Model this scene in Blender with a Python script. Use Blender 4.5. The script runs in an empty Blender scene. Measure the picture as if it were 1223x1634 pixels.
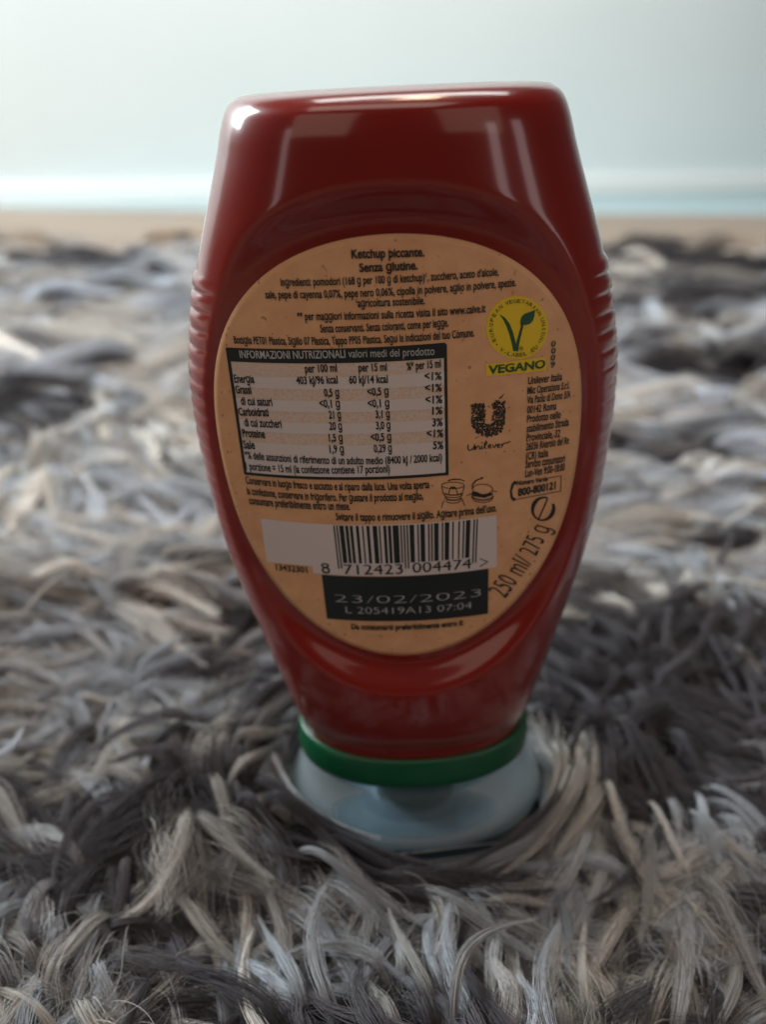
import bpy, bmesh, math
import numpy as np

sc = bpy.context.scene
col = sc.collection
RNG = np.random.default_rng(7)

# ------------------------------------------------------------------ camera
IW, IH, FPX = 1223.0, 1634.0, 1234.0
TH = math.radians(27.0)
CAM = np.array([0.0, -0.140, 0.158])
cd = bpy.data.cameras.new('camera')
cam = bpy.data.objects.new('camera', cd)
col.objects.link(cam)
cam.location = CAM
cam.rotation_euler = (math.radians(90) - TH, 0, 0)
cd.sensor_fit = 'VERTICAL'
cd.sensor_height = 36.0
cd.sensor_width = 36.0
cd.lens = 36.0 * FPX / IH
cd.clip_start = 0.005
cd.clip_end = 50
cd.dof.use_dof = True
cd.dof.focus_distance = 0.125
cd.dof.aperture_fstop = 9.5
sc.camera = cam

# ------------------------------------------------------------------ world and lamps
sc.view_settings.view_transform = 'Standard'
sc.view_settings.look = 'None'
sc.view_settings.exposure = 0.0
sc.view_settings.gamma = 1.0
w = bpy.data.worlds.new('World')
sc.world = w
w.use_nodes = True
w.node_tree.nodes['Background'].inputs[0].default_value = (0.66, 0.74, 0.82, 1)
w.node_tree.nodes['Background'].inputs[1].default_value = 0.05


def area(name, loc, target, sx, sy, power, colr, spread=180):
    l = bpy.data.lights.new(name, 'AREA')
    l.shape = 'RECTANGLE'
    l.size, l.size_y = sx, sy
    l.energy = power
    l.color = colr
    l.spread = math.radians(spread)
    o = bpy.data.objects.new(name, l)
    col.objects.link(o)
    o.location = loc
    d = np.array(target) - np.array(loc)
    from mathutils import Vector
    o.rotation_euler = Vector(d).to_track_quat('-Z', 'Y').to_euler()
    return o


area('window_light', (-1.9, 1.25, 1.25), (0.2, 0.75, 0.0), 1.1, 1.1, 118, (0.90, 0.97, 1.0))
area('back_wall_fill', (0.15, 0.95, 2.1), (0.1, 1.55, 0.0), 1.6, 0.5, 21, (0.97, 0.98, 0.95), 110)  # added lamp overhead, evens the light on wall and far rug
area('ceiling_lamp', (0.10, 0.50, 1.9), (0.05, 0.4, 0), 0.25, 0.25, 4.0, (1.0, 0.72, 0.48))
area('label_fill', (-0.25, -0.45, 1.9), (-0.05, 0.1, 0), 1.5, 0.8, 9.5, (1.0, 0.86, 0.74))  # added soft lamp above the front, lights the label
area('front_left_fill', (-0.95, -1.3, 1.0), (0, 0, 0.1), 1.1, 0.9, 3.2, (1.0, 0.74, 0.60))  # added glowing panel, reflected in the lip below the label
area('front_right_fill', (0.95, -1.3, 1.0), (0, 0, 0.1), 1.1, 0.9, 2.5, (1.0, 0.74, 0.60))  # added twin panel; the gap between them reflects dark
area('right_streak_light', (0.66, -0.64, 0.30), (0, 0, 0.12), 0.10, 0.40, 0.30, (1.0, 0.84, 0.84))  # added strip lamp for a pale streak on the bottle's right shoulder
area('far_right_streak_light', (0.92, -0.42, 0.30), (0, 0, 0.12), 0.14, 0.50, 0.45, (1.0, 0.84, 0.84))  # second added strip lamp, streak nearer the right edge
area('left_streak_light', (-0.80, -0.55, 0.30), (0, 0, 0.12), 0.08, 0.40, 0.20, (1.0, 0.84, 0.84))  # added strip lamp for the thin streak at upper left

try:
    sc.cycles_curves.shape = 'RIBBONS'
except Exception:
    pass
sc.cycles.max_bounces = 8
sc.cycles.transparent_max_bounces = 12
sc.cycles.caustics_reflective = False
sc.cycles.caustics_refractive = False
sc.cycles.use_denoising = True

# ------------------------------------------------------------------ materials


def mat(name, base, rough=0.5, **kw):
    m = bpy.data.materials.new(name)
    m.use_nodes = True
    p = m.node_tree.nodes['Principled BSDF']
    p.inputs['Base Color'].default_value = (*base, 1)
    p.inputs['Roughness'].default_value = rough
    for k, v in kw.items():
        p.inputs[k.replace('_', ' ')].default_value = v
    return m


def mixnoise(m, base, other, scale, lo=0.45, hi=0.6, detail=4, bump=0.0, bscale=None, vscale=(1, 1, 1)):
    nt = m.node_tree
    p = nt.nodes['Principled BSDF']
    tc = nt.nodes.new('ShaderNodeTexCoord')
    mp = nt.nodes.new('ShaderNodeMapping')
    mp.inputs['Scale'].default_value = vscale
    nt.links.new(tc.outputs['Object'], mp.inputs[0])
    n = nt.nodes.new('ShaderNodeTexNoise')
    n.inputs['Scale'].default_value = scale
    n.inputs['Detail'].default_value = detail
    nt.links.new(mp.outputs[0], n.inputs['Vector'])
    r = nt.nodes.new('ShaderNodeValToRGB')
    r.color_ramp.elements[0].position = lo
    r.color_ramp.elements[1].position = hi
    r.color_ramp.elements[0].color = (*base, 1)
    r.color_ramp.elements[1].color = (*other, 1)
    nt.links.new(n.outputs['Fac'], r.inputs[0])
    nt.links.new(r.outputs[0], p.inputs['Base Color'])
    if bump:
        n2 = nt.nodes.new('ShaderNodeTexNoise')
        n2.inputs['Scale'].default_value = bscale or scale
        n2.inputs['Detail'].default_value = 5
        nt.links.new(mp.outputs[0], n2.inputs['Vector'])
        b = nt.nodes.new('ShaderNodeBump')
        b.inputs['Strength'].default_value = bump
        b.inputs['Distance'].default_value = 0.0002
        nt.links.new(n2.outputs['Fac'], b.inputs['Height'])
        nt.links.new(b.outputs[0], p.inputs['Normal'])
    return r


M_red = mat('ketchup_plastic', (0.20, 0.010, 0.004), 0.32, Coat_Weight=1.0, Coat_Roughness=0.12, Coat_IOR=1.5, Specular_IOR_Level=0.15,
            Subsurface_Weight=0.6, Subsurface_Scale=0.010)
M_red.node_tree.nodes['Principled BSDF'].inputs['Subsurface Radius'].default_value = (1.0, 0.18, 0.08)
M_green = mat('green_plastic', (0.0, 0.07, 0.024), 0.35)
M_kraft = mat('kraft_label', (0.50, 0.27, 0.125), 0.55)
rk = mixnoise(M_kraft, (0.61, 0.320, 0.150), (0.69, 0.385, 0.195), 260, 0.35, 0.7, 6, 0.15, 1800)
# small dark flecks in the kraft paper
nt = M_kraft.node_tree
vo = nt.nodes.new('ShaderNodeTexNoise')
vo.inputs['Scale'].default_value = 900
vo.inputs['Detail'].default_value = 1
tc = nt.nodes.new('ShaderNodeTexCoord')
nt.links.new(tc.outputs['Object'], vo.inputs['Vector'])
rr = nt.nodes.new('ShaderNodeValToRGB')
rr.color_ramp.elements[0].position = 0.70
rr.color_ramp.elements[1].position = 0.76
nt.links.new(vo.outputs['Fac'], rr.inputs[0])
mx = nt.nodes.new('ShaderNodeMix')
mx.data_type = 'RGBA'
nt.links.new(rr.outputs[0], mx.inputs['Factor'])
nt.links.new(rk.outputs[0], mx.inputs[6])
mx.inputs[7].default_value = (0.38, 0.19, 0.085, 1)
nt.links.new(mx.outputs[2], nt.nodes['Principled BSDF'].inputs['Base Color'])

M_black = mat('black_print', (0.008, 0.011, 0.010), 0.45)
M_white = mat('white_print', (0.60, 0.53, 0.50), 0.5)
M_band = mat('pale_print', (0.50, 0.40, 0.33), 0.5)
mixnoise(M_band, (0.60, 0.42, 0.29), (0.58, 0.49, 0.43), 2600, 0.42, 0.58, 2)
M_grey = mat('grey_print', (0.42, 0.42, 0.40), 0.5)
M_yellow = mat('yellow_print', (0.72, 0.50, 0.01), 0.5)
M_dgreen = mat('green_print', (0.008, 0.07, 0.02), 0.5)

M_cap = bpy.data.materials.new('frosted_plastic')
M_cap.use_nodes = True
nt = M_cap.node_tree
nt.nodes.clear()
out = nt.nodes.new('ShaderNodeOutputMaterial')
pr = nt.nodes.new('ShaderNodeBsdfPrincipled')
pr.inputs['Base Color'].default_value = (0.66, 0.72, 0.74, 1)
pr.inputs['Roughness'].default_value = 0.28
pr.inputs['Coat Weight'].default_value = 0.5
pr.inputs['Coat Roughness'].default_value = 0.12
tr = nt.nodes.new('ShaderNodeBsdfTransparent')
tr.inputs[0].default_value = (0.86, 0.95, 1.0, 1)
tl = nt.nodes.new('ShaderNodeBsdfTranslucent')
tl.inputs[0].default_value = (0.74, 0.84, 0.88, 1)
m1 = nt.nodes.new('ShaderNodeMixShader')
m1.inputs[0].default_value = 0.5
m2 = nt.nodes.new('ShaderNodeMixShader')
fr_n = nt.nodes.new('ShaderNodeFresnel')
fr_n.inputs[0].default_value = 1.45
rm_n = nt.nodes.new('ShaderNodeMapRange')
rm_n.inputs['From Min'].default_value = 0.03
rm_n.inputs['From Max'].default_value = 0.5
rm_n.inputs['To Min'].default_value = 0.955
rm_n.inputs['To Max'].default_value = 0.40
nt.links.new(fr_n.outputs[0], rm_n.inputs['Value'])
nt.links.new(rm_n.outputs[0], m2.inputs[0])
nt.links.new(pr.outputs[0], m1.inputs[1])
nt.links.new(tl.outputs[0], m1.inputs[2])
nt.links.new(m1.outputs[0], m2.inputs[1])
nt.links.new(tr.outputs[0], m2.inputs[2])
nt.links.new(m2.outputs[0], out.inputs[0])

M_milk = M_cap.copy()
M_milk.name = 'milky_plastic'
for n_ in M_milk.node_tree.nodes:
    if n_.type == 'MAP_RANGE':
        n_.inputs['To Min'].default_value = 0.50
        n_.inputs['To Max'].default_value = 0.10
M_teal = mat('teal_plastic', (0.0, 0.055, 0.045), 0.35)
M_wall = mat('painted_wall', (0.70, 0.78, 0.79), 0.85)
mixnoise(M_wall, (0.72, 0.81, 0.825), (0.76, 0.84, 0.85), 3, 0.3, 0.7, 3)
M_tile = mat('blue_tile', (0.28, 0.38, 0.41), 0.4)
M_trim = mat('white_trim', (0.90, 0.93, 0.92), 0.4)
M_floor = mat('wood_floor', (0.30, 0.21, 0.13), 0.5)
mixnoise(M_floor, (0.17, 0.13, 0.10), (0.26, 0.20, 0.15), 6, 0.35, 0.65, 5, vscale=(0.6, 6, 1))
M_back = mat('rug_backing', (0.10, 0.085, 0.075), 0.95)

M_fur = bpy.data.materials.new('rug_fur')
M_fur.use_nodes = True
nt = M_fur.node_tree
p = nt.nodes['Principled BSDF']
at = nt.nodes.new('ShaderNodeAttribute')
at.attribute_name = 'fibre_colour'
nt.links.new(at.outputs['Color'], p.inputs['Base Color'])
p.inputs['Roughness'].default_value = 0.62
p.inputs['Specular IOR Level'].default_value = 0.1
p.inputs['Sheen Weight'].default_value = 0.2

# ------------------------------------------------------------------ object helpers


def props(o, **kw):
    for k, v in kw.items():
        o[k] = v
    return o


def mesh_obj(name, verts, faces, m, parent=None, smooth=False):
    me = bpy.data.meshes.new(name)
    me.from_pydata([tuple(map(float, v)) for v in verts], [], [tuple(map(int, f)) for f in faces])
    if smooth:
        me.polygons.foreach_set('use_smooth', [True] * len(me.polygons))
    me.materials.append(m)
    o = bpy.data.objects.new(name, me)
    col.objects.link(o)
    if parent is not None:
        o.parent = parent
    return o


def hermite(xs, ys, x):
    xs = np.array(xs, float)
    ys = np.array(ys, float)
    d = np.diff(ys) / np.diff(xs)
    m = np.zeros_like(ys)
    m[0], m[-1] = d[0], d[-1]
    for i in range(1, len(xs) - 1):
        m[i] = 0 if d[i - 1] * d[i] <= 0 else 2 * d[i - 1] * d[i] / (d[i - 1] + d[i])
    x = np.clip(x, xs[0], xs[-1])
    i = np.clip(np.searchsorted(xs, x) - 1, 0, len(xs) - 2)
    h = xs[i + 1] - xs[i]
    t = (x - xs[i]) / h
    return ((2 * t**3 - 3 * t**2 + 1) * ys[i] + (t**3 - 2 * t**2 + t) * h * m[i]
            + (-2 * t**3 + 3 * t**2) * ys[i + 1] + (t**3 - t**2) * h * m[i + 1])


# ------------------------------------------------------------------ the bottle: frame of reference
LEAN = math.radians(-2.35)
BX = 0.0083
root = bpy.data.objects.new('ketchup_bottle', None)
col.objects.link(root)
root.location = (BX, 0, 0)
root.rotation_euler = (0, LEAN, 0)
root.empty_display_size = 0.02
props(root, label='upside-down red ketchup squeeze bottle with kraft back label standing on the shaggy rug',
      category='ketchup bottle')

cl, sl = math.cos(LEAN), math.sin(LEAN)


def to_local(P):      # world -> bottle frame
    x, y, z = P[..., 0] - BX, P[..., 1], P[..., 2]
    return np.stack([cl * x - sl * z, y, sl * x + cl * z], -1)


# profile (mm): half width and half depth against height
AZ = [33, 36, 39, 48, 58, 70, 80, 90, 100, 109, 117, 127, 135.4, 140.6, 147.6, 154, 158.5, 160.8, 162.0]
AA = [25.2, 25.3, 26.1, 28.4, 30.9, 33.6, 35.9, 37.5, 38.5, 38.9, 38.7, 37.2, 35.2, 33.6, 31.1, 28.9, 27.5, 26.3, 24.6]
BZ = [33, 37, 44, 52, 58, 70, 85, 110, 130, 147, 155, 159, 161.2, 162.0]
BB = [16.3, 16.5, 19.0, 21.0, 21.8, 22.6, 23.2, 23.4, 23.2, 23.1, 22.9, 22.2, 19.8, 16.2]


def fa(z): return hermite(AZ, AA, z * 1000) / 1000
def fb(z): return hermite(BZ, BB, z * 1000) / 1000


NEXP = 2.25
RP = 0.074


def d_outer(x, z):
    a, b = fa(z), fb(z)
    t = np.clip(1 - np.abs(x / a)**NEXP, 0, 1)
    return b * t**(1 / NEXP)


def d_panel(x, z):
    c = hermite([50, 65, 80, 110, 135, 150, 160], [16.6, 18.0, 19.4, 20.4, 20.3, 19.6, 19.0], z * 1000) / 1000
    return c - x * x / (2 * RP)


def d_front(x, z):
    return np.minimum(d_outer(x, z), d_panel(x, z))


def from_px(p):        # photo pixel -> point on the label surface, as (x, z) in the bottle frame
    p = np.atleast_2d(np.array(p, float))
    F = np.array([0, math.cos(TH), -math.sin(TH)])
    U = np.array([0, math.sin(TH), math.cos(TH)])
    R = np.array([1.0, 0, 0])
    r = F + R * ((p[:, :1] - IW / 2) / FPX) + U * ((IH / 2 - p[:, 1:2]) / FPX)
    y = np.full(len(p), -0.02)
    for _ in range(14):
        t = (y - CAM[1]) / r[:, 1]
        L = to_local(CAM + r * t[:, None])
        y = 0.5 * y + 0.5 * (-d_front(L[:, 0], L[:, 2]) - 0.00024)
    return np.stack([L[:, 0], L[:, 2]], -1)


# arc length across the convex panel
_xs = np.linspace(-0.045, 0.045, 901)
_seg = np.sqrt(1 + (_xs / RP)**2)
_ss = np.concatenate([[0], np.cumsum((_seg[1:] + _seg[:-1]) / 2 * np.diff(_xs))])
_ss -= np.interp(0, _xs, _ss)


def x2s(x): return np.interp(x, _xs, _ss)
def s2x(s): return np.interp(s, _ss, _xs)


def surf(x, z, off):   # 3-D point above the front surface
    e = 1e-4
    d = d_front(x, z)
    dx = (d_front(x + e, z) - d_front(x - e, z)) / (2 * e)
    dz = (d_front(x, z + e) - d_front(x, z - e)) / (2 * e)
    n = np.stack([-dx, -np.ones_like(dx), -dz], -1)
    n /= np.linalg.norm(n, axis=-1, keepdims=True)
    return np.stack([x, -d, z], -1) + n * off


# label outline traced on the photograph
OUT = [(640, 372), (713, 380), (763, 392), (812, 410), (848, 434), (885, 473), (910, 520), (922, 566), (928, 618),
       (928, 680), (919, 739), (905, 814), (885, 868), (861, 908), (836, 944), (787, 993), (713, 1035), (640, 1047),
       (563, 1028), (501, 996), (455, 955), (419, 900), (381, 825), (360, 757), (348, 698), (342, 640), (343, 588),
       (352, 547), (369, 502), (399, 461), (443, 423), (487, 401), (546, 383)]
oxz = from_px(OUT)
LC = np.array([(oxz[:, 0].max() + oxz[:, 0].min()) / 2, (oxz[:, 1].max() + oxz[:, 1].min()) / 2])
oa = np.arctan2(oxz[:, 1] - LC[1], oxz[:, 0] - LC[0])
orad = np.hypot(oxz[:, 0] - LC[0], oxz[:, 1] - LC[1])
o_ = np.argsort(oa)
oa, orad = oa[o_], orad[o_]
# smooth outline radius by a low Fourier fit
_A = np.stack([np.ones_like(oa)] + [f(k * oa) for k in range(1, 6) for f in (np.cos, np.sin)], -1)
_c = np.linalg.lstsq(_A, orad, rcond=None)[0]


def out_r(t):
    return sum(c * f for c, f in zip(_c, [np.ones_like(t)] + [g(k * t) for k in range(1, 6) for g in (np.cos, np.sin)]))


print('LABEL centre', LC, 'size', oxz.max(0) - oxz.min(0))


def sstep(e0, e1, v):
    t = np.clip((v - e0) / (e1 - e0), 0, 1)
    return t * t * (3 - 2 * t)


# ------------------------------------------------------------------ bottle body
def build_body():
    zs = np.concatenate([np.arange(33, 64, 0.6), np.arange(64, 142, 0.36), np.arange(142, 158, 0.7),
                         np.arange(158, 162.01, 0.4)]) / 1000
    NS = 260
    th = np.linspace(0, 2 * math.pi, NS, endpoint=False)
    V = []
    for z in zs:
        a, b = fa(z), fb(z)
        zz = np.full(NS, z)
        c, s = np.cos(th), np.sin(th)
        x = a * np.sign(c) * np.abs(c)**(2 / NEXP)
        y = b * np.sign(s) * np.abs(s)**(2 / NEXP)
        r = np.hypot(x - LC[0], z - LC[1]) / out_r(np.arctan2(z - LC[1], x - LC[0]))
        wgt = sstep(1.04, 1.19, r)
        D = np.where(s < 0, -y, 0)
        Dn = D * wgt + np.minimum(D, d_panel(x, zz)) * (1 - wgt)
        y = np.where(s < 0, -Dn, y)
        # grip ridges on both flanks
        zm = z * 1000
        g = sstep(62, 70, zm) * (1 - sstep(135.5, 137.5, zm))
        ph = (zm - 137) / 3.05
        f = ph - math.floor(ph)
        bump = (1 - abs(2 * f - 1)**2.6) * 0.85 + 0.35 * math.exp(-((f - 0.12) / 0.10)**2)
        amp = (0.00055 + 0.00070 * sstep(95, 135, zm)) * g
        side = sstep(0.80, 0.97, np.abs(c)) * (0.6 + 0.4 * sstep(-0.6, 0.4, s))
        x = x + np.sign(c) * side * amp * (bump - 0.3)
        V.append(np.stack([x, y, zz], -1))
    V = np.concatenate(V)
    n = len(zs)
    F = []
    for i in range(n - 1):
        for j in range(NS):
            k = (j + 1) % NS
            F.append((i * NS + j, i * NS + k, (i + 1) * NS + k, (i + 1) * NS + j))
    # closed top with a shallow dish
    base = len(V)
    extra = []
    last = V[(n - 1) * NS:n * NS]
    prev = (n - 1) * NS
    for q, dz in ((0.94, 0.0002), (0.8, -0.0002), (0.5, -0.0012), (0.2, -0.002)):
        extra.append(last * np.array([q, q, 1]) + np.array([0, 0, dz]))
        cur = base + (len(extra) - 1) * NS
        for j in range(NS):
            k = (j + 1) % NS
            F.append((prev + j, prev + k, cur + k, cur + j))
        prev = cur
    V = np.concatenate([V] + extra)
    F.append(tuple(range(prev, prev + NS)))
    F.append(tuple(reversed(range(NS))))
    return mesh_obj('body', V, F, M_red, root, True)


body = build_body()


def build_label():
    NR, NT = 40, 220
    t = np.linspace(0, 2 * math.pi, NT, endpoint=False)
    rad = out_r(t)
    V = [surf(np.array([LC[0]]), np.array([LC[1]]), 0.00012)]
    for i in range(1, NR + 1):
        q = i / NR
        V.append(surf(LC[0] + rad * q * np.cos(t), LC[1] + rad * q * np.sin(t), 0.00012))
    V.append(surf(LC[0] + (rad + .00003) * np.cos(t), LC[1] + (rad + .00003) * np.sin(t), -0.0001))
    V = np.concatenate(V)
    F = [(0, 1 + j, 1 + (j + 1) % NT) for j in range(NT)]
    for i in range(NR):
        for j in range(NT):
            k = (j + 1) % NT
            F.append((1 + i * NT + j, 1 + (i + 1) * NT + j, 1 + (i + 1) * NT + k, 1 + i * NT + k))
    return mesh_obj('paper_label', V, F, M_kraft, root, True)


label = build_label()
label['label'] = 'kraft brown oval paper label printed in black'

# ------------------------------------------------------------------ print on the label
H1, H2, H3 = 0.00017, 0.00022, 0.00027


class Print:
    """collects flat shapes laid on the label and links them as one mesh"""

    def __init__(self):
        self.v, self.f, self.n = [], [], 0

    def add(self, V, F):
        self.v.append(V)
        self.f += [tuple(i + self.n for i in f) for f in F]
        self.n += len(V)

    def quadgrid(self, TL, TR, BR, BL, h, nu=12, nv=4, top=None, bot=None):
        """four-cornered patch; corners in photo pixels, straight edges in label space"""
        c = from_px([TL, TR, BR, BL])
        s = np.stack([x2s(c[:, 0]), c[:, 1]], -1)
        V = []
        for j in range(nv + 1):
            for i in range(nu + 1):
                u, v = i / nu, j / nv
                V.append((s[0] * (1 - u) + s[1] * u) * (1 - v) + (s[3] * (1 - u) + s[2] * u) * v)
        V = np.array(V)
        F = [(j * (nu + 1) + i, (j + 1) * (nu + 1) + i, (j + 1) * (nu + 1) + i + 1, j * (nu + 1) + i + 1)
             for j in range(nv) for i in range(nu)]
        self.add(surf(s2x(V[:, 0]), V[:, 1], h), F)

    def poly(self, pts, h):
        c = from_px(pts)
        V = surf(c[:, 0], c[:, 1], h)
        m = surf(c[:, 0].mean(keepdims=True), c[:, 1].mean(keepdims=True), h)
        n = len(pts)
        self.add(np.concatenate([V, m]), [((i + 1) % n, i, n) for i in range(n)])

    def disc(self, c, rx, ry, h, rings=4, n=48):
        P = [c]
        for k in range(1, rings + 1):
            for i in range(n):
                a = 2 * math.pi * i / n
                P.append((c[0] + rx * k / rings * math.cos(a), c[1] + ry * k / rings * math.sin(a)))
        q = from_px(P)
        F = [(0, 1 + (i + 1) % n, 1 + i) for i in range(n)]
        for k in range(rings - 1):
            for i in range(n):
                j = (i + 1) % n
                F.append((1 + k * n + i, 1 + k * n + j, 1 + (k + 1) * n + j, 1 + (k + 1) * n + i))
        self.add(surf(q[:, 0], q[:, 1], h), F)

    def stroke(self, pts, wd, h, closed=False):
        """line of a given width (pixels); wd may be a list"""
        P = [np.array(p, float) for p in pts]
        if closed:
            P = P + [P[0]]
        n = len(P)
        W = [wd] * n if np.isscalar(wd) else list(wd)
        A = []
        for i in range(n):
            a, b = P[max(i - 1, 0)], P[min(i + 1, n - 1)]
            if closed and i in (0, n - 1):
                a, b = P[n - 2], P[1]
            d = b - a
            d = d / (np.linalg.norm(d) + 1e-9)
            nn = np.array([-d[1], d[0]]) * W[i] / 2
            A += [P[i] + nn, P[i] - nn]
        q = from_px(A)
        self.add(surf(q[:, 0], q[:, 1], h), [(2 * i, 2 * i + 1, 2 * i + 3, 2 * i + 2) for i in range(n - 1)])

    def text(self, s, A, B, cap, h, bold=0.0, shear=0.0):
        V, F = glyphs(s, bold, shear)
        x0, x1 = V[:, 0].min(), V[:, 0].max()
        A, B = np.array(A, float), np.array(B, float)
        mid = (A + B) / 2
        d = (B - A) / np.linalg.norm(B - A)
        nrm = np.array([d[1], -d[0]])
        q = from_px([A, B, mid, mid + nrm * cap])
        S = np.stack([x2s(q[:, 0]), q[:, 1]], -1)
        dv = S[1] - S[0]
        L = np.linalg.norm(dv)
        dv = dv / L
        up = np.array([-dv[1], dv[0]])
        ch = np.linalg.norm(S[3] - S[2])
        P = S[0] + np.outer((V[:, 0] - x0) / (x1 - x0) * L, dv) + np.outer(np.where(V[:, 1] < 0.449, V[:, 1] * 1.12, 0.5029 + (V[:, 1] - 0.449) * 0.7687) / 0.682 * ch, up)
        self.add(surf(s2x(P[:, 0]), P[:, 1], h), F)

    def link(self, name, m, lab=None):
        o = mesh_obj(name, np.concatenate(self.v), self.f, m, label)
        if lab:
            o['label'] = lab
        return o


def glyphs(s, bold=0.0, shear=0.0):
    c = bpy.data.curves.new('lettering', 'FONT')
    c.body = s.replace('g', '\u0261')
    c.size = 1.0
    c.resolution_u = 3
    c.offset = bold
    c.shear = shear
    o = bpy.data.objects.new('lettering', c)
    col.objects.link(o)
    bpy.context.view_layer.update()
    me = bpy.data.meshes.new_from_object(o)
    V = np.zeros(len(me.vertices) * 3)
    me.vertices.foreach_get('co', V)
    F = [tuple(p.vertices) for p in me.polygons]
    bpy.data.objects.remove(o)
    bpy.data.curves.remove(c)
    bpy.data.meshes.remove(me)
    return V.reshape(-1, 3)[:, :2], F


def line(s, A, B, cap, m=M_black, h=H3, bold=0.02, shear=0.0, name='text_line'):
    p = Print()
    p.text(s, A, B, cap, h, bold, shear)
    return p.link(name, m)


# heading and ingredients
line('Ketchup piccante.', (561.4, 412.1), (677.6, 408.9), 13.5, bold=0.028)
line('Senza glutine.', (574, 433.9), (667, 429.8), 13.2, bold=0.028)
line('Ingredienti: pomodori (168 g per 100 g di ketchup)\u00b9, zucchero, aceto d\'alcole,', (449, 456.3), (795.8, 439.4), 12.2)
line('sale, pepe di cayenna 0,07%, pepe nero 0,06%, cipolla in polvere, aglio in polvere, spezie.',
     (424.5, 476), (823.5, 456.3), 12.2)
line('\u00b9agricoltura sostenibile.', (569, 490), (678.5, 485.4), 12.2)
line('** per maggiori informazioni sulla ricetta visita il sito www.calve.it', (475.4, 510.7), (775, 498), 12.2)
line('Senza conservanti. Senza coloranti, come per legge.', (512, 530.4), (716, 520.8), 12.2)
line('Bottiglia PET01 Plastica, Sigillo 07 Plastica, Tappo PP05 Plastica. Segui le indicazioni del tuo Comune.',
     (374.7, 548), (757, 536.8), 12.2)

# nutrition table
pb = Print()
pb.quadgrid((366, 576), (712, 570), (713.5, 755), (393, 754.5), H1, 16, 8)
pb.link('table_panel', M_band)
rows = [((368, 599), (378, 618)), ((375, 635.5), (382, 652.5)), ((386, 669.5), (391, 687)), ((391.5, 704.5), (394, 722))]
L0, L1 = np.array((367.0, 576.0)), np.array((394.0, 755.0))
R0, R1 = np.array((710.0, 570.0)), np.array((711.5, 755.0))


def tl(y):      # a table row edge: the left end lies at height y, the right one follows the tilt
    u = (y - 576) / 179.0
    return tuple(L0 + (L1 - L0) * u), tuple(R0 + (R1 - R0) * (u - 0.004 + (0.012 if u > .2 else 0)))


for y0, y1 in ((599, 617), (635, 652.5), (669.5, 686.5), (704, 755)):
    a, b = tl(y0)
    c, d = tl(y1)
    q = Print()
    q.quadgrid(a, b, d, c, H2 - 0.00002, 16, 2)
    q.link('table_row', M_white)
fr = Print()
fr.quadgrid((360.8, 554.5), (711, 546.8), (712, 571.0), (365.2, 576.5), H2, 18, 3)
fr.quadgrid((360.8, 556), (366.0, 556), (394.6, 756), (390.2, 756), H2 + 0.00001, 1, 14)
fr.quadgrid((708.5, 549), (713.3, 549), (716, 756), (711.5, 756), H2 + 0.00001, 1, 14)
fr.quadgrid((391, 753.0), (716, 753.5), (716, 758.0), (391.5, 757.4), H2 + 0.00002, 18, 1)
fr.link('table_frame', M_black)
line('INFORMAZIONI NUTRIZIONALI', (384, 571), (552, 570.6), 12, M_grey, bold=0.012)
line('valori medi del prodotto', (556.6, 570.4), (693.5, 566.2), 12, M_grey, bold=0.0)
T = [
    ('per 100 ml', (487.8, 594.3), (538.7, 592.8)), ('per 15 ml', (573, 592.8), (618, 591.4)),
    ('%* per 15 ml', (649.7, 590.8), (704, 585.8)),
    ('Energia', (375.3, 610.3), (407.4, 611.0)), ('403 kJ/96 kcal', (474, 613), (540, 611.6)),
    ('60 kJ/14 kcal', (558, 612), (619.6, 610.6)), ('<1%', (677.5, 606.4), (704.7, 605.7)),
    ('Grassi', (377.6, 627.6), (402.5, 628.6)), ('0,5 g', (518, 632.5), (542, 632.5)),
    ('<0,5 g', (587, 631.5), (620.6, 629.9)), ('<1%', (678.5, 625.3), (705.3, 624.3)),
    ('di cui saturi', (386.0, 645.6), (435.8, 647.6)), ('<0,1 g', (510.7, 650), (543.4, 649.9)),
    ('<0,1 g', (587.6, 650), (621.9, 648.9)), ('<1%', (679, 644), (706, 643)),
    ('Carboidrati', (382.5, 662.9), (430.0, 664.0)), ('21 g', (525.8, 667.8), (545, 667.8)),
    ('3,1 g', (600, 667), (622.6, 666.2)), ('1%', (690, 661.4), (706.3, 660.6)),
    ('di cui zuccheri', (391.4, 679.9), (450.6, 682.6)), ('20 g', (526.4, 685.8), (546.7, 685.8)),
    ('3,0 g', (600.7, 685), (623.6, 684.2)), ('3%', (690, 680), (706.6, 679.3)),
    ('Proteine', (388.4, 697.0), (424.4, 698.9)), ('1,5 g', (525.8, 704.5), (547.7, 704.5)),
    ('<0,5 g', (592.5, 703.8), (624.9, 702.8)), ('<1%', (681, 698), (707.6, 697.3)),
    ('Sale', (390.0, 715.5), (408.4, 716.4)), ('1,9 g', (527, 722.6), (549.7, 722.5)),
    ('0,29 g', (597.4, 721.8), (625.9, 720.8)), ('5%', (691, 716.6), (707.6, 716.2)),
]
for s, A, B in T:
    line(s, A, B, 12, bold=0.024)
line('*% delle assunzioni di riferimento di un adulto medio (8400 kJ / 2000 kcal)', (392.3, 731.3), (705.7, 735.5), 11.6)
line('1 porzione = 15 ml (la confezione contiene 17 porzioni)', (394, 749.3), (622.9, 753.5), 11.6)

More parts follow.
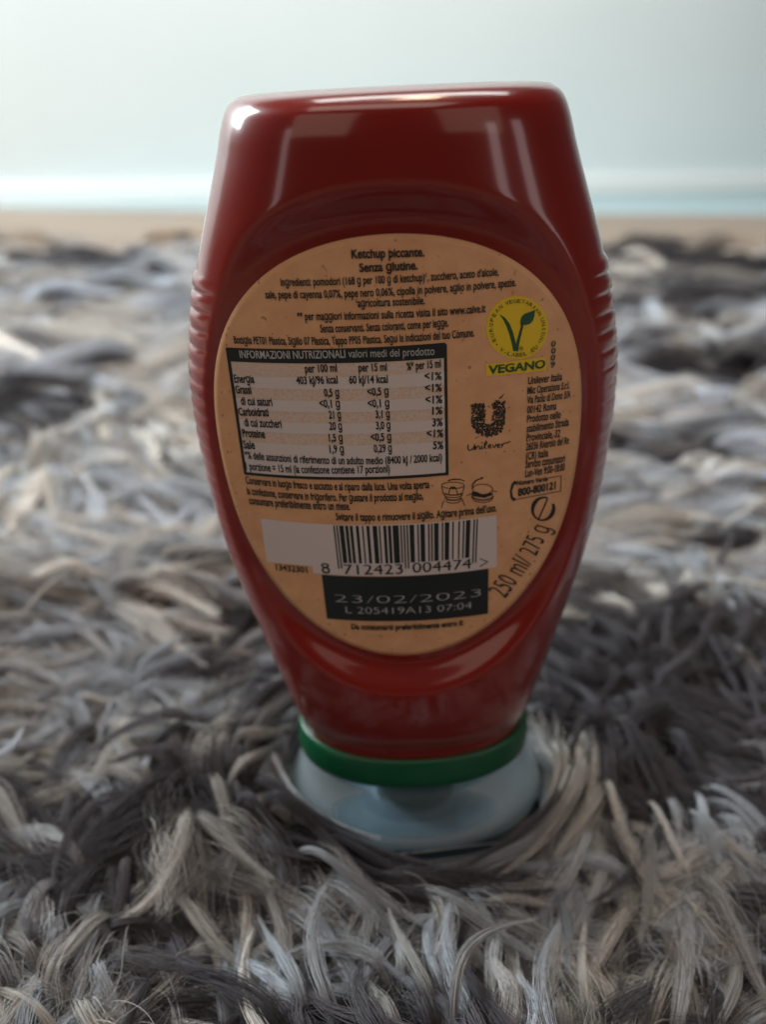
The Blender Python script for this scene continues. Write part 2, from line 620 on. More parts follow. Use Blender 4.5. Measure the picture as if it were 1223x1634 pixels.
# storage advice
line('Conservare in luogo fresco e asciutto e al riparo dalla luce. Una volta aperta', (393.3, 771.5), (685.7, 778.7), 11.6)
line('la confezione, conservare in frigorifero. Per gustare il prodotto al meglio,', (395.6, 788.5), (675.9, 797), 11.6)
line('consumare preferibilmente entro un mese.', (398.9, 804.2), (559.8, 813.7), 11.6)
line("Svitare il tappo e rimuovere il sigillo. Agitare prima dell'uso.", (536.8, 830), (792.6, 815.8), 11.6)

# vegetarian mark
C5 = np.array((825.7, 523.0))
vl = Print()
vl.disc(tuple(C5), 49.5, 50.5, H1)
vl.link('round_emblem', M_yellow, 'yellow round emblem with a green leafy V')
vv = Print()
m3 = lambda X, Y: (640 + X / 4.077, 370 + Y / 4.077)
ls = [m3(645, 540), m3(672, 565), m3(697, 605), m3(716, 655), m3(732, 715), m3(744, 775)]
vv.stroke(ls, [1.0, 4.2, 6.2, 6.6, 6.4, 6.0], H2)
rs = [m3(750, 776), m3(757, 735), m3(768, 690), m3(780, 645), m3(793, 600), m3(806, 575), m3(830, 552)]
vv.stroke(rs, [6.5, 5.2, 4.4, 4.0, 3.4, 2.0, 0.8], H2 + 0.00001)
vv.poly([m3(778, 612), m3(776, 580), m3(784, 553), m3(805, 533), m3(835, 522), m3(873, 508), m3(868, 545),
         m3(858, 577), m3(838, 598), m3(812, 606), m3(795, 605)], H2 + 0.00002)
vv.link('leafy_letter', M_dgreen)


def ring(s, a0, a1, r, cap, inward=False):
    p = Print()
    chs = [c for c in s]
    n = len(chs)
    for i, c in enumerate(chs):
        if c == ' ':
            continue
        a = math.radians(a0 + (a1 - a0) * (i + 0.5) / n)
        e = np.array([math.cos(a), -math.sin(a)])
        tg = np.array([math.sin(a), math.cos(a)]) * (-1 if inward else 1)
        wd = 5.4 if c not in 'I.-' else (1.2 if c == '.' else 1.4 if c == 'I' else 3)
        ctr = C5 + e * r * np.array([1.0, 1.02])
        p.text(c, ctr - tg * wd / 2, ctr + tg * wd / 2, cap, H3, 0.0)
    return p


ring('EUROPEAN', 212, 124, 39.0, 6.0).link('text_line', M_dgreen)
ring('VEGETARIAN', 118, 27, 39.0, 6.0).link('text_line', M_dgreen)
ring('UNION', 22, -29, 39.0, 6.0).link('text_line', M_dgreen)
ring('V-LABEL.EU', 230, 318, 45.5, 6.0, True).link('text_line', M_dgreen)
dt = Print()
for a in (219, 327):
    a = math.radians(a)
    dt.disc((C5[0] + 42 * math.cos(a), C5[1] - 42 * math.sin(a)), 1.2, 1.2, H3, 1, 10)
rc = m3(783, 758)
dt.stroke([(rc[0] + 2.8 * math.cos(k * math.pi / 6), rc[1] + 2.8 * math.sin(k * math.pi / 6)) for k in range(12)],
          0.6, H3, True)
dt.text('R', (rc[0] - 1.2, rc[1] + 1.4), (rc[0] + 1.4, rc[1] + 1.4), 3, H3)
dt.link('registered_mark', M_dgreen)
yb = Print()
yb.quadgrid((775.8, 581.6), (872, 569.6), (872.3, 590.8), (776.4, 600.8), H1, 8, 2)
yb.link('yellow_strip', M_yellow)
line('VEGANO', (779.3, 596.4), (870.0, 586.6), 12.2, M_dgreen, bold=0.03)
for c, (x, y) in zip('0009', ((882.8, 549), (882.8, 560), (882.0, 571), (881.6, 582))):
    line(c, (x - 3.6, y + 4.4), (x + 3.6, y + 3.8), 8.4, M_dgreen, bold=0.02)

# company mark: a U filled with small curly motifs
m5 = lambda X, Y: (680 + X / 4.704, 590 + Y / 4.704)


def in_u(X, Y):
    if 340 <= X <= 446 and 252 <= Y <= 410: return True
    if 494 <= X <= 600 and 238 <= Y <= 400: return True
    dx, dy = (X - 470) / 130, (Y - 385) / 120
    if dy > 0 and dx * dx + dy * dy < 1:
        return not ((X - 470)**2 / 26**2 + (Y - 390)**2 / 26**2 < 1 and Y < 416)
    return False


ul = Print()
cells = []
tries = 0
while len(cells) < 150 and tries < 9000:
    tries += 1
    X, Y = RNG.uniform(340, 600), RNG.uniform(238, 505)
    if in_u(X, Y) and in_u(X + 7, Y) and in_u(X - 7, Y) and in_u(X, Y + 6) and all((X - a)**2 + (Y - b)**2 > 13**2 for a, b in cells):
        cells.append((X, Y))
for X, Y in cells:
    k = RNG.integers(0, 4)
    a = RNG.uniform(0, 6.28)
    if k == 0:
        ul.poly([m5(X + 10 * math.cos(a) * math.cos(t) - 5.5 * math.sin(a) * math.sin(t),
                    Y + 10 * math.sin(a) * math.cos(t) + 5.5 * math.cos(a) * math.sin(t))
                 for t in np.linspace(0, 6.28, 9)[:-1]], H2)
    elif k == 1:
        ul.stroke([m5(X + 8 * math.cos(t + a), Y + 8 * math.sin(t + a)) for t in np.linspace(0, 5.2, 9)], 1.8, H2)
    elif k == 2:
        ul.stroke([m5(X + (t - .5) * 22 * math.cos(a) + 5 * math.sin(t * 6.3) * math.sin(a),
                      Y + (t - .5) * 22 * math.sin(a) - 5 * math.sin(t * 6.3) * math.cos(a))
                   for t in np.linspace(0, 1, 8)], [0.8, 2.4, 2.8, 2.4, 2.4, 2.8, 2.0, 0.7], H2)
    else:
        ul.stroke([m5(X + (10 - t * 1.3) * math.cos(t * 1.2 + a), Y + (10 - t * 1.3) * math.sin(t * 1.2 + a))
                   for t in np.linspace(0, 6, 12)], 1.7, H2)
ul.stroke([m5(549, 217), m5(567, 204), m5(586, 181)], [1.6, 1.9, 0.5], H2)
ul.link('letter_emblem', M_black, 'black letter U made of small curly motifs')
sp = Print()
for pts in ([(318, 562), (315, 588), (324, 606), (346, 600), (363, 576), (367, 560), (364, 602)],
            [(373, 602), (373, 574), (376, 590), (392, 571), (403, 578), (404, 598), (412, 592)],
            [(419, 570), (421, 597), (428, 590)],
            [(434, 588), (458, 548), (453, 532), (440, 558), (441, 588), (456, 590)],
            [(466, 580), (488, 570), (483, 559), (470, 568), (470, 588), (492, 586)],
            [(499, 562), (511, 588), (530, 558)],
            [(533, 576), (554, 565), (549, 555), (536, 566), (538, 585), (558, 580)],
            [(566, 556), (572, 582), (575, 563), (590, 549), (603, 552), (634, 538)]):
    sp.stroke([m5(*q) for q in pts], 1.7, H2)
sp.disc(m5(421, 549), 1.1, 1.1, H2, 1, 8)
sp.link('script_lettering', M_black)

# address block
for s, A, B in (
        ('Unilever Italia', (842.6, 613.4), (896.8, 606.6)), ('Mkt Operations S.r.l.', (841.6, 629.3), (908.5, 619.8)),
        ('Via Paolo di Dono 3/A', (840.9, 644.2), (910.2, 634.6)), ('00142 Roma', (840.9, 660), (887.7, 653.3)),
        ('Prodotto nello', (840.9, 674.4), (894.7, 667)), ('stabilimento Strada', (840.5, 690), (907.5, 678.9)),
        ('Provinciale, 32', (840, 704.4), (893.6, 697)), ('26036 Rivarolo del Re', (839.4, 719), (907.5, 708)),
        ('(CR) Italia', (839.4, 734), (874.5, 728.2)), ('Servizio consumatori', (838.4, 747), (901.5, 736.7)),
        ('Lun-Ven 9:00-18:00', (838, 761.6), (900.7, 750.5))):
    line(s, A, B, 11.0, bold=0.018)
line('Numero Verde', (824.6, 774.5), (873.9, 767.2), 6.6, bold=0.03)
line('800-800121', (826.5, 791.6), (886.6, 779.8), 11, bold=0.03)
bx = Print()
bx.stroke([(874.5, 763.0), (895.8, 759.4)], 1.1, H2)
bx.stroke([(895.8, 759.0), (895.0, 783.8)], 1.1, H2)
bx.stroke([(895.4, 783.6), (856, 791), (817, 798.3)], 1.1, H2)
bx.stroke([(824, 769), (818.5, 773), (815.5, 784), (817, 794), (822, 798)], [5.5, 4, 3, 4, 5.5], H2 + 0.00001)
bx.link('phone_box', M_black)

# opening pictograms
ic = Print()


def ell(cx, cy, rx, ry, a0=0, a1=360, n=28):
    return [m5(cx + rx * math.cos(math.radians(a0 + (a1 - a0) * i / n)),
               cy + ry * math.sin(math.radians(a0 + (a1 - a0) * i / n))) for i in range(n + 1)]


ic.stroke(ell(203, 868, 85, 24), 1.1, H2)
ic.stroke([m5(118, 872), m5(130, 930), m5(146, 948)], 1.1, H2)
ic.stroke([m5(288, 870), m5(275, 930), m5(262, 948)], 1.1, H2)
ic.stroke([m5(170, 930), m5(185, 885), m5(222, 885), m5(238, 930)], 1.3, H2)
ic.poly([m5(182, 892), m5(186, 878), m5(220, 878), m5(226, 892), m5(204, 899)], H2)
ic.stroke(ell(205, 925, 62, 16, 0, 180), 1.8, H2)
ic.stroke(ell(205, 942, 66, 18, -10, 190), 1.1, H2)
ic.stroke(ell(205, 958, 60, 22, 0, 180), 1.8, H2)
ic.stroke(ell(205, 982, 52, 20, 0, 180), 1.1, H2)
ic.stroke([m5(140, 978), m5(126, 1000), m5(118, 1036)], 1.1, H2)
ic.stroke([m5(268, 975), m5(282, 995), m5(290, 1022)], 1.1, H2)
ic.stroke([m5(165, 832), m5(205, 823), m5(255, 823), m5(292, 836)], [0.6, 2, 1.8, 1.2], H2)
ic.poly([m5(160, 834), m5(182, 822), m5(180, 836)], H2 + 0.00001)
ic.stroke(ell(425, 898, 76, 38), 1.1, H2)
ic.poly([m5(352, 912), m5(378, 916), m5(405, 938), m5(440, 940), m5(490, 932), m5(500, 925), m5(500, 940),
         m5(440, 962), m5(350, 948), m5(341, 930)], H2)
ic.stroke(ell(425, 945, 80, 34, 0, 180), 2.0, H2)
ic.stroke(ell(425, 962, 76, 34, 0, 180), 1.1, H2)
ic.stroke([m5(303, 947), m5(325, 936), m5(345, 931)], 1.1, H2)
ic.stroke([m5(500, 911), m5(535, 917)], 1.1, H2)
ic.stroke([m5(347, 895), m5(352, 860), m5(375, 832), m5(415, 815)], [1.4, 2.0, 2.2, 1.4], H2)
ic.poly([m5(412, 806), m5(434, 808), m5(418, 826)], H2 + 0.00001)
ic.link('pictogram', M_black)

# net content
line('250 ml/', (806.8, 954.8), (850.5, 896.5), 30, bold=-0.004)
line('275 g', (855.8, 887.5), (879.5, 843.5), 28, bold=-0.004)
em = Print()
ec = np.array((867.0, 812.0))
ad = math.radians(66)
ex = np.array([math.cos(ad), -math.sin(ad)])
ey = np.array([-math.sin(ad), -math.cos(ad)])


def ep(a, r=1.0):
    return tuple(ec + ex * 18.5 * r * math.cos(a) + ey * 16.5 * r * math.sin(a))


an = np.linspace(math.radians(2), math.radians(318), 34)
em.stroke([ep(a) for a in an], [2.6 + 3.4 * abs(math.sin(a))**3 for a in an], H2)
em.stroke([ep(math.pi, 0.98), ep(0, 0.98)], 2.0, H2 + 0.00001)
em.link('estimated_sign', M_black)

# barcode field
wp = Print()
wp.quadgrid((416.6, 827.8), (536, 837.6), (541, 905.5), (425.8, 896.2), H1, 8, 4)
wp.quadgrid((535.4, 837.4), (792.8, 822.2), (793, 905), (540.3, 918.0), H1, 16, 4)
wp.quadgrid((499, 902.0), (542, 905.3), (543, 918.0), (500.4, 914.8), H1, 4, 1)
wp.link('white_panel', M_white)
Lc = ['0001101', '0011001', '0010011', '0111101', '0100011', '0110001', '0101111', '0111011', '0110111', '0001011']
Gc = [''.join('1' if b == '0' else '0' for b in c)[::-1] for c in Lc]
Rc = [''.join('1' if b == '0' else '0' for b in c) for c in Lc]
par = 'LGLGGL'      # first digit 8
bits = '101' + ''.join((Lc if k == 'L' else Gc)[int(d)] for k, d in zip(par, '712423')) + '01010' + \
    ''.join(Rc[int(d)] for d in '004474') + '101'
c4 = from_px([(532, 838.3), (763.2, 828.2), (760.4, 897.6), (540.2, 907.4), (751.6, 888.8), (547, 897.8)])
S4 = np.stack([x2s(c4[:, 0]), c4[:, 1]], -1)
bc = Print()
i = 0
while i < 95:
    if bits[i] == '1':
        j = i
        while j < 95 and bits[j] == '1':
            j += 1
        g = i < 3 or i >= 92 or 45 <= i < 50
        vend = 1.0 if g else 0.86
        u0, u1 = (i + 0.04) / 95, (j - 0.04) / 95
        V = []
        for q in range(5):
            v = vend * q / 4
            for u in (u0, u1):
                V.append((S4[0] * (1 - u) + S4[1] * u) * (1 - v) + (S4[3] * (1 - u) + S4[2] * u) * v)
        V = np.array(V)
        bc.add(surf(s2x(V[:, 0]), V[:, 1], H2), [(2 * q, 2 * q + 2, 2 * q + 3, 2 * q + 1) for q in range(4)])
        i = j
    else:
        i += 1
bc.link('barcode', M_black)
line('8', (515, 914.8), (528.2, 914.8), 16, bold=0.0)
line('712423', (549.5, 916.0), (643.8, 915.4), 15.5, bold=0.0)
line('004474', (658.9, 913.9), (752.3, 906.5), 15.5, bold=0.0)
gt = Print()
gt.stroke([(766, 891.5), (778.8, 896.5)], 1.5, H2)
gt.stroke([(778.8, 896.2), (766, 904)], 1.5, H2 + 0.00001)
gt.link('arrow_mark', M_black)
line('13432301', (441.4, 909.2), (491.7, 914), 9, bold=0.02)
db = Print()
db.quadgrid((513.9, 917.2), (779.8, 907.4), (779, 979.2), (522.6, 987.2), H2, 18, 5)
db.link('date_panel', M_black)
line('23/02/2023', (535.2, 960), (767.5, 950.9), 12, M_grey, bold=-0.022)
line('L 205419A13 07:04', (552.8, 977.9), (752.8, 970.3), 10.5, M_grey, bold=-0.012)
line('Da consumarsi preferibilmente entro il:', (561.5, 1003.6), (740, 997.3), 8.2, bold=0.03)


# ------------------------------------------------------------------ collar and cap
def loft(name, rows, m, parent, n=128, nexp=2.15, notch=None, smooth=True):
    """rows: (z, half width, half depth) in mm, swept all round"""
    th = np.linspace(0, 2 * math.pi, n, endpoint=False)
    c, s = np.cos(th), np.sin(th)
    V = []
    for z, a, b in rows:
        x = a * np.sign(c) * np.abs(c)**(2 / nexp)
        y = b * np.sign(s) * np.abs(s)**(2 / nexp)
        V.append(np.stack([x, y, np.full(n, float(z))], -1) / 1000)
    V = np.concatenate(V)
    F = [(i * n + j, i * n + (j + 1) % n, (i + 1) * n + (j + 1) % n, (i + 1) * n + j)
         for i in range(len(rows) - 1) for j in range(n)]
    return mesh_obj(name, V, F, m, parent, smooth)


col_ = loft('collar', [(35.0, 20, 12), (35.4, 25.0, 16.1), (35.8, 25.8, 16.9), (35.2, 26.3, 17.4), (34, 26.6, 17.7),
                       (30, 26.9, 18.0), (28.8, 26.8, 17.9), (28.4, 26.4, 17.5), (28.4, 12, 9)], M_green, root)
cap = loft('cap', [(29.6, 25.7, 16.9), (28.3, 26.5, 17.6), (26.5, 26.6, 17.8), (24, 27.1, 18.2), (21, 28.1, 18.9), (18, 29.4, 19.8),
                   (15.5, 30.3, 20.3), (13.5, 30.4, 20.4), (11.5, 29.8, 19.8), (10, 28.4, 18.6), (9.2, 26.6, 16.9),
                   (9.0, 24.7, 15.2), (9.0, 0.5, 0.5), (10.2, 0.5, 0.5), (10.3, 24.4, 15.0), (11.3, 26.8, 17.0),
                   (13.0, 28.8, 19.0), (15.0, 29.1, 19.3), (18, 28.2, 18.7), (21, 26.9, 17.7),
                   (25, 25.7, 16.9), (28.2, 25.4, 16.6), (29.4, 25.3, 16.4)], M_cap, root)
cap['label'] = 'frosted see-through flared cap the bottle stands on'
loft('nozzle', [(28.6, 16, 14), (26, 12.8, 11.8), (22, 10.8, 10.2), (16, 10.0, 9.4), (13, 9.3, 8.8), (11.8, 8.2, 7.9), (11.3, 6.0, 6.0),
                (11.2, 1.0, 1.0)], M_teal, cap, 64, 2.0)
loft('base_disc', [(10.5, 0.5, 0.5), (10.6, 9.0, 8.4), (11.4, 9.4, 8.8), (11.0, 10, 9.2), (10.6, 12.0, 10.2), (11.4, 25.0, 15.4), (13.2, 28.3, 18.4),
                   (11.4, 26.6, 16.8), (10.5, 25.2, 15.8)], M_milk, cap)

# ------------------------------------------------------------------ room


def box(name, x0, x1, y0, y1, z0, z1, m, bev=0.0):
    bm = bmesh.new()
    bmesh.ops.create_cube(bm, size=1)
    for v in bm.verts:
        v.co.x = x0 + (v.co.x + .5) * (x1 - x0)
        v.co.y = y0 + (v.co.y + .5) * (y1 - y0)
        v.co.z = z0 + (v.co.z + .5) * (z1 - z0)
    if bev:
        bmesh.ops.bevel(bm, geom=bm.edges[:], offset=bev, segments=2, affect='EDGES')
    me = bpy.data.meshes.new(name)
    bm.to_mesh(me)
    bm.free()
    me.materials.append(m)
    o = bpy.data.objects.new(name, me)
    col.objects.link(o)
    return o


ZF = -0.012
fl = box('tile_floor', -3, 3, -1.5, 3.2, ZF - 0.05, ZF - 0.004, M_tile)
props(fl, kind='structure')
wf = box('wood_floor', -3, 3, -3.0, 0, ZF - 0.02, ZF, M_floor)
wf.location = (0, 1.54, 0)
wf.rotation_euler = (0, 0, math.radians(-4.5))
props(wf, kind='structure')
wl = box('wall', -3, 3, 0, 0.1, 0, 2.6, M_wall)
props(wl, kind='structure', label='pale blue-grey painted wall behind the rug', category='wall')
wl.location = (0.05, 1.872, ZF - 0.004)
wl.rotation_euler = (0, 0, math.radians(12.8))
sk = box('skirting_board', -3, 3, -0.012, -0.0005, 0.0, 0.044, M_trim, 0.003)
sk.parent = wl

# ------------------------------------------------------------------ rug
RX0, RX1, RY0, RY1 = -0.85, 0.85, -0.30, 0.98
rug = box('shag_rug', RX0, RX1, RY0, RY1, ZF + 0.0005, ZF + 0.006, M_back, 0.002)
props(rug, label='shaggy grey and cream long-pile rug under the ketchup bottle', category='rug')


def make_noise(seed, scale, n=14):
    r = np.random.default_rng(seed)
    a = r.uniform(0, 2 * math.pi, n)
    k = r.uniform(0.5, 1.6, n) * 2 * math.pi / scale
    ph = r.uniform(0, 2 * math.pi, n)

    def f(x, y):
        v = 0
        for i in range(n):
            v = v + np.sin(x * math.cos(a[i]) * k[i] + y * math.sin(a[i]) * k[i] + ph[i])
        return v / math.sqrt(n / 2)
    return f


n_ang = make_noise(1, 0.20)
n_dark = make_noise(2, 0.11)
n_dark2 = make_noise(12, 0.028)
n_hgt = make_noise(3, 0.085)
n_warm = make_noise(4, 0.05)


# darker and paler pile patches, one painted shade: x, y, radius x, radius y, amount
PATCHES = [
    (-0.215, 0.311, 0.034, 0.059, 1.00),
    (-0.308, 0.772, 0.064, 0.062, 1.00),
    (-0.441, 0.814, 0.045, 0.067, 0.70),
    (-0.257, 0.646, 0.050, 0.031, 0.50),
    (0.317, 0.912, 0.057, 0.108, 0.80),
    (0.385, 0.772, 0.057, 0.103, 1.00),
    (0.289, 0.602, 0.071, 0.071, 0.70),
    (0.262, 0.409, 0.027, 0.075, 1.00),
    (0.212, 0.409, 0.027, 0.050, 0.50),
    (0.139, 0.232, 0.016, 0.034, 0.60),
    (0.129, 0.133, 0.028, 0.015, 0.50),
    (0.082, 0.073, 0.023, 0.018, 0.90),
    (0.104, 0.050, 0.023, 0.021, 1.00),
    (0.065, 0.047, 0.015, 0.018, 1.00),
    (0.083, 0.018, 0.026, 0.016, 1.10),
    (0.077, -0.009, 0.020, 0.009, 1.10),
    (0.050, 0.023, 0.010, 0.012, 0.70),
    (-0.041, 0.092, 0.011, 0.016, 0.70),
    (-0.058, 0.069, 0.012, 0.017, 0.60),
    (-0.047, 0.050, 0.014, 0.008, 0.80),
    (-0.028, 0.025, 0.007, 0.017, 1.60),  # shade left of the cap neck, painted into the pile colour
    (0.058, 0.011, 0.010, 0.013, 0.80),
    (0.097, 0.018, 0.014, 0.021, 0.80),
    (0.001, -0.021, 0.020, 0.007, 0.80),
    (-0.065, 0.018, 0.015, 0.005, 0.60),
    (0.012, -0.026, 0.017, 0.009, 1.00),
    (-0.007, -0.021, 0.011, 0.007, 0.70),
    (0.029, -0.033, 0.009, 0.009, 0.70),
    (-0.074, -0.032, 0.015, 0.009, 0.90),
    (-0.055, -0.041, 0.010, 0.004, 0.50),
    (-0.029, -0.011, 0.014, 0.005, 0.60),
    (-0.074, -0.009, 0.014, 0.006, 0.40),
    (-0.135, 0.186, 0.058, 0.041, -0.90),
    (-0.168, 0.425, 0.056, 0.107, -0.80),
    (-0.092, 0.041, 0.030, 0.026, -1.00),
    (-0.112, 0.118, 0.041, 0.033, -0.80),
    (0.097, 0.128, 0.032, 0.020, -0.80),
    (0.176, 0.336, 0.024, 0.052, -0.50),
    (0.143, 0.186, 0.026, 0.027, -0.70),
    (0.069, -0.024, 0.015, 0.006, -1.10),
    (-0.042, -0.033, 0.015, 0.007, -0.80),
    (-0.008, -0.044, 0.016, 0.006, -0.90),
    (0.069, -0.041, 0.010, 0.009, -0.80),
    (0.042, -0.045, 0.011, 0.006, -0.30),
    (0.043, -0.005, 0.005, 0.005, -0.50),
]


def build_fur(name, x0, x1, y0, y1, spacing, nf, npt, length, lift, wid, frad, seed, keep=None, fuzz=1.0, amp=2.1, jit=0.42, a0=0.25, flyp=0.22, crl=0.7):
    r = np.random.default_rng(seed)
    nx, ny = int((x1 - x0) / spacing), int((y1 - y0) / spacing)
    gx, gy = np.meshgrid(np.arange(nx), np.arange(ny))
    bx_ = x0 + (gx.ravel() + r.uniform(0, 1, nx * ny)) * spacing
    by_ = y0 + (gy.ravel() + r.uniform(0, 1, nx * ny)) * spacing
    ok = np.ones(len(bx_), bool)
    if keep is not None:
        ok &= keep(bx_, by_)
    ok &= ((bx_ - 0.0085) / 0.025)**2 + (by_ / 0.017)**2 > 1
    bx_, by_ = bx_[ok], by_[ok]
    N = len(bx_)
    ang = amp * n_ang(bx_, by_) + r.normal(0, jit, N) + a0 + (r.uniform(0, 1, N) < 0.25) * math.pi
    L = length * r.uniform(0.65, 1.25, N)
    lf = lift * r.uniform(0.55, 1.25, N) * (1 + 0.28 * n_hgt(bx_, by_))
    curl = r.normal(0, crl, N)
    # centre line of every lock
    t = np.linspace(0, 1, npt)
    A = ang[:, None] + curl[:, None] * (t[None, :]**1.3)
    step = L[:, None] / (npt - 1)
    hx = np.cos(A) * (0.35 + 0.65 * sstep(0, .3, t))[None, :]
    hy = np.sin(A) * (0.35 + 0.65 * sstep(0, .3, t))[None, :]
    cx = bx_[:, None] + np.cumsum(hx * step, 1) - hx[:, :1] * step
    cy = by_[:, None] + np.cumsum(hy * step, 1) - hy[:, :1] * step
    drop = r.uniform(0.15, 0.75, N)
    cz = ZF + 0.004 + lf[:, None] * (np.sin(np.clip(t * 2.4, 0, 1) * math.pi / 2)[None, :]
                                   - drop[:, None] * sstep(.4, 1.0, t)[None, :] * 0.45)
    inq = ((cx - 0.0083) / 0.0315)**2 + (cy / 0.0222)**2 < 0.36
    okl = ~inq.any(1)
    W = wid * np.clip(np.exp(r.normal(0, 0.38, N)), 0.45, 1.6)
    prof = (0.45 + 0.85 * np.sin(np.clip(t * 1.1, 0, 1) * math.pi)) * (1 - 0.3 * t**4)
    # frame across the lock
    tx, ty, tz = np.gradient(cx, axis=1), np.gradient(cy, axis=1), np.gradient(cz, axis=1)
    tn = np.sqrt(tx**2 + ty**2 + tz**2) + 1e-9
    tx, ty, tz = tx / tn, ty / tn, tz / tn
    hn = np.sqrt(tx**2 + ty**2) + 1e-6
    sx, sy = -ty / hn, tx / hn
    ux, uy, uz = sy * tz * 1.0, -sx * tz, sx * ty - sy * tx
    ux, uy, uz = -ux, -uy, -uz
    # fibres
    fr_ = np.sqrt(r.uniform(0, 1, (N, nf)))
    fa_ = r.uniform(0, 2 * math.pi, (N, nf))
    fly = (r.uniform(0, 1, (N, nf)) < flyp) * r.uniform(0.4, 2.2, (N, nf)) * fuzz
    tw = r.normal(0, 1.2, (N, 1)) + r.normal(0, 0.5, (N, nf))
    ph = fa_[:, :, None] + tw[:, :, None] * t[None, None, :]
    rad = (fr_[:, :, None] * (1 + fly[:, :, None] * t[None, None, :]**1.5)) * (W[:, None, None] * prof[None, None, :])
    def kink():
        k = 0
        for fq, am in ((5, 0.16), (11, 0.10), (19, 0.05)):
            k = k + am * r.normal(0, 1, (N, nf, 1)) * np.sin(t[None, None, :] * fq + r.uniform(0, 6.3, (N, nf, 1)))
        return k * W[:, None, None] * fuzz * (0.3 + t)[None, None, :]
    wob, wob2 = kink(), kink()
    ca, sa = np.cos(ph) * rad + wob, np.sin(ph) * rad * 0.75 + wob2
    slip = r.uniform(-0.12, 0.05, (N, nf, 1)) * L[:, None, None] * t[None, None, :]
    X = cx[:, None, :] + sx[:, None, :] * ca + ux[:, None, :] * sa + tx[:, None, :] * slip
    Y = cy[:, None, :] + sy[:, None, :] * ca + uy[:, None, :] * sa + ty[:, None, :] * slip
    Z = cz[:, None, :] + uz[:, None, :] * sa + tz[:, None, :] * slip
    # the cap presses the pile aside
    dx, dy = (X - 0.0085) / 0.0335, (Y + 0.0) / 0.0252
    q = np.sqrt(dx**2 + dy**2) + 1e-6
    push = np.where(q < 2.2, (q**3 + 1)**(1 / 3) / q, 1 + (np.where(q < 9, (2.2**3 + 1)**(1 / 3) / 2.2, 1) - 1) * np.clip(1 - (q - 2.2) / 1.5, 0, 1))
    X = 0.0085 + dx * push * 0.0305
    Y = dy * push * 0.0218
    Z = np.maximum(Z, ZF + 0.0062)
    # colour per fibre, by where the lock lies
    km = int(npt * 0.75)
    mx_, my_ = cx[:, km], cy[:, km]
    blob = sum(a * np.exp(-((mx_ - x)**2 / rx**2 + (my_ - y)**2 / ry**2)) for x, y, rx, ry, a in PATCHES)
    dk = n_dark(mx_, my_) * 0.35 + n_dark2(mx_, my_) * 0.30 + r.normal(0, 0.26, N) - 0.40 + 0.50 * (1 - sstep(0.0, 0.12, by_)) + 2.0 * blob  # more dark locks up front: dark fur plus foreground shade put in colour
    tip = sstep(-0.10, 0.50, dk)
    cream = np.array([0.73, 0.70, 0.655])
    cool = np.array([0.62, 0.67, 0.74])
    dark = np.array([0.066, 0.061, 0.070])
    wm = sstep(-0.8, 0.8, n_warm(bx_, by_) + r.normal(0, .4, N))[:, None]
    light = (cream * wm + cool * (1 - wm)) * (0.62 + 0.38 * sstep(0.0, 0.22, by_)[:, None])  # pale fibres dimmed towards the camera, foreground shade painted in
    farwarm = sstep(0.80, 0.95, by_)[:, None] * 0.8
    light = light * (1 - farwarm) + np.array([0.42, 0.30, 0.19]) * farwarm
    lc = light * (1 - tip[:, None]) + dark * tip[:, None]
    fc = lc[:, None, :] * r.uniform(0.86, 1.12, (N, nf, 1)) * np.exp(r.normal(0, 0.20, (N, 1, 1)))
    fc = np.where((r.uniform(0, 1, (N, nf)) < 0.05)[:, :, None], fc * 0.4 + np.array([.1, .09, .08]) * .4, fc)
    X, Y, Z, fc = X[okl], Y[okl], Z[okl], fc[okl]
    P = np.stack([X, Y, Z], -1).reshape(-1, 3).astype(np.float32)
    N = int(okl.sum())
    nc = N * nf
    hc = bpy.data.hair_curves.new(name)
    hc.add_curves([npt] * nc)
    hc.position_data.foreach_set('vector', P.ravel())
    ra = hc.attributes.get('radius') or hc.attributes.new('radius', 'FLOAT', 'POINT')
    rp = (frad * (1 - 0.7 * t**2))[None, :] * r.uniform(0.7, 1.3, (nc, 1))
    ra.data.foreach_set('value', rp.astype(np.float32).ravel())
    pc = fc.reshape(-1, 1, 3) * (0.62 + 0.55 * t**0.8)[None, :, None]
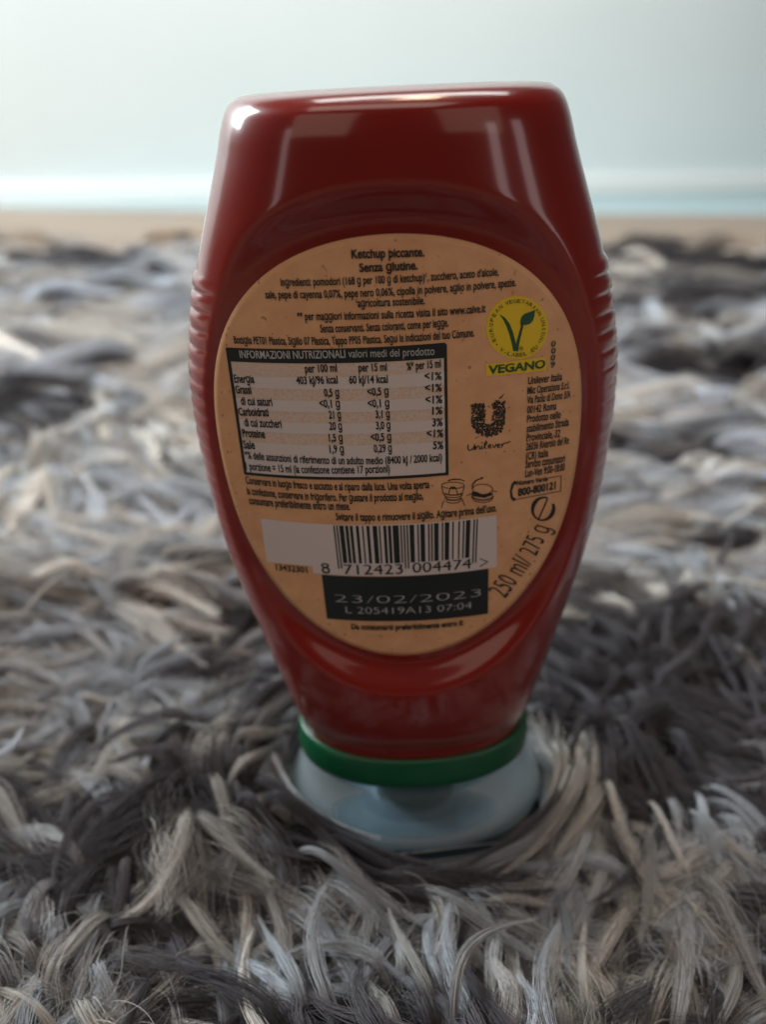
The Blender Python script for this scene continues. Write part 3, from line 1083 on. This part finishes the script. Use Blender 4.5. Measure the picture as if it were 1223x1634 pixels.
    pc = np.concatenate([pc, np.ones((nc, npt, 1))], 2).astype(np.float32)
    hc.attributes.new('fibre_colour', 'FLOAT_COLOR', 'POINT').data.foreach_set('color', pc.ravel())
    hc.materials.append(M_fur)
    o = bpy.data.objects.new(name, hc)
    col.objects.link(o)
    o.parent = rug
    o['kind'] = 'stuff'
    print(name, N, 'locks', nc, 'fibres')
    return o


near = lambda x, y: (np.abs(x) < 0.13 + 0.5 * (y + 0.14)) & (y > -0.11)
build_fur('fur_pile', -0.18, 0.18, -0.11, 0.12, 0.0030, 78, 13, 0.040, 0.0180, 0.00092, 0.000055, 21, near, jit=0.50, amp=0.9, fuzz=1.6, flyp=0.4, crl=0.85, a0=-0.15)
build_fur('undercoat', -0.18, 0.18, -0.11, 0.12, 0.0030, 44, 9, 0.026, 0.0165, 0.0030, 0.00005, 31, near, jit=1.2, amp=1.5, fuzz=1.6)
build_fur('fur_pile', -0.44, 0.44, 0.09, 0.42, 0.0042, 40, 9, 0.066, 0.019, 0.0016, 0.00011, 22,
          lambda x, y: np.abs(x) < 0.17 + 0.55 * (y + 0.1), amp=0.45, jit=0.22, a0=-0.2, fuzz=1.8, flyp=0.4, crl=0.35)
build_fur('fur_pile', -0.83, 0.83, 0.40, 0.96, 0.0085, 42, 7, 0.11, 0.024, 0.0040, 0.00026, 23,
          lambda x, y: np.abs(x) < 0.25 + 0.7 * (y + 0.1), amp=0.4, jit=0.28, a0=0.0, fuzz=1.8, flyp=0.4, crl=0.35)
build_fur('fur_pile', -0.83, 0.83, -0.28, 0.96, 0.0095, 26, 8, 0.070, 0.020, 0.0030, 0.00028, 24,
          lambda x, y: ((np.abs(x) > 0.165 + 0.55 * (y + 0.1)) & (y < 0.41) & (y > -0.11)) | (y <= -0.105) & (np.hypot(x, y + 0.14) > 0.06)
          | ((y >= 0.41) & (np.abs(x) > 0.24 + 0.7 * (y + 0.1))), amp=0.6, jit=0.4, a0=0.0, fuzz=1.6, flyp=0.4, crl=0.5)
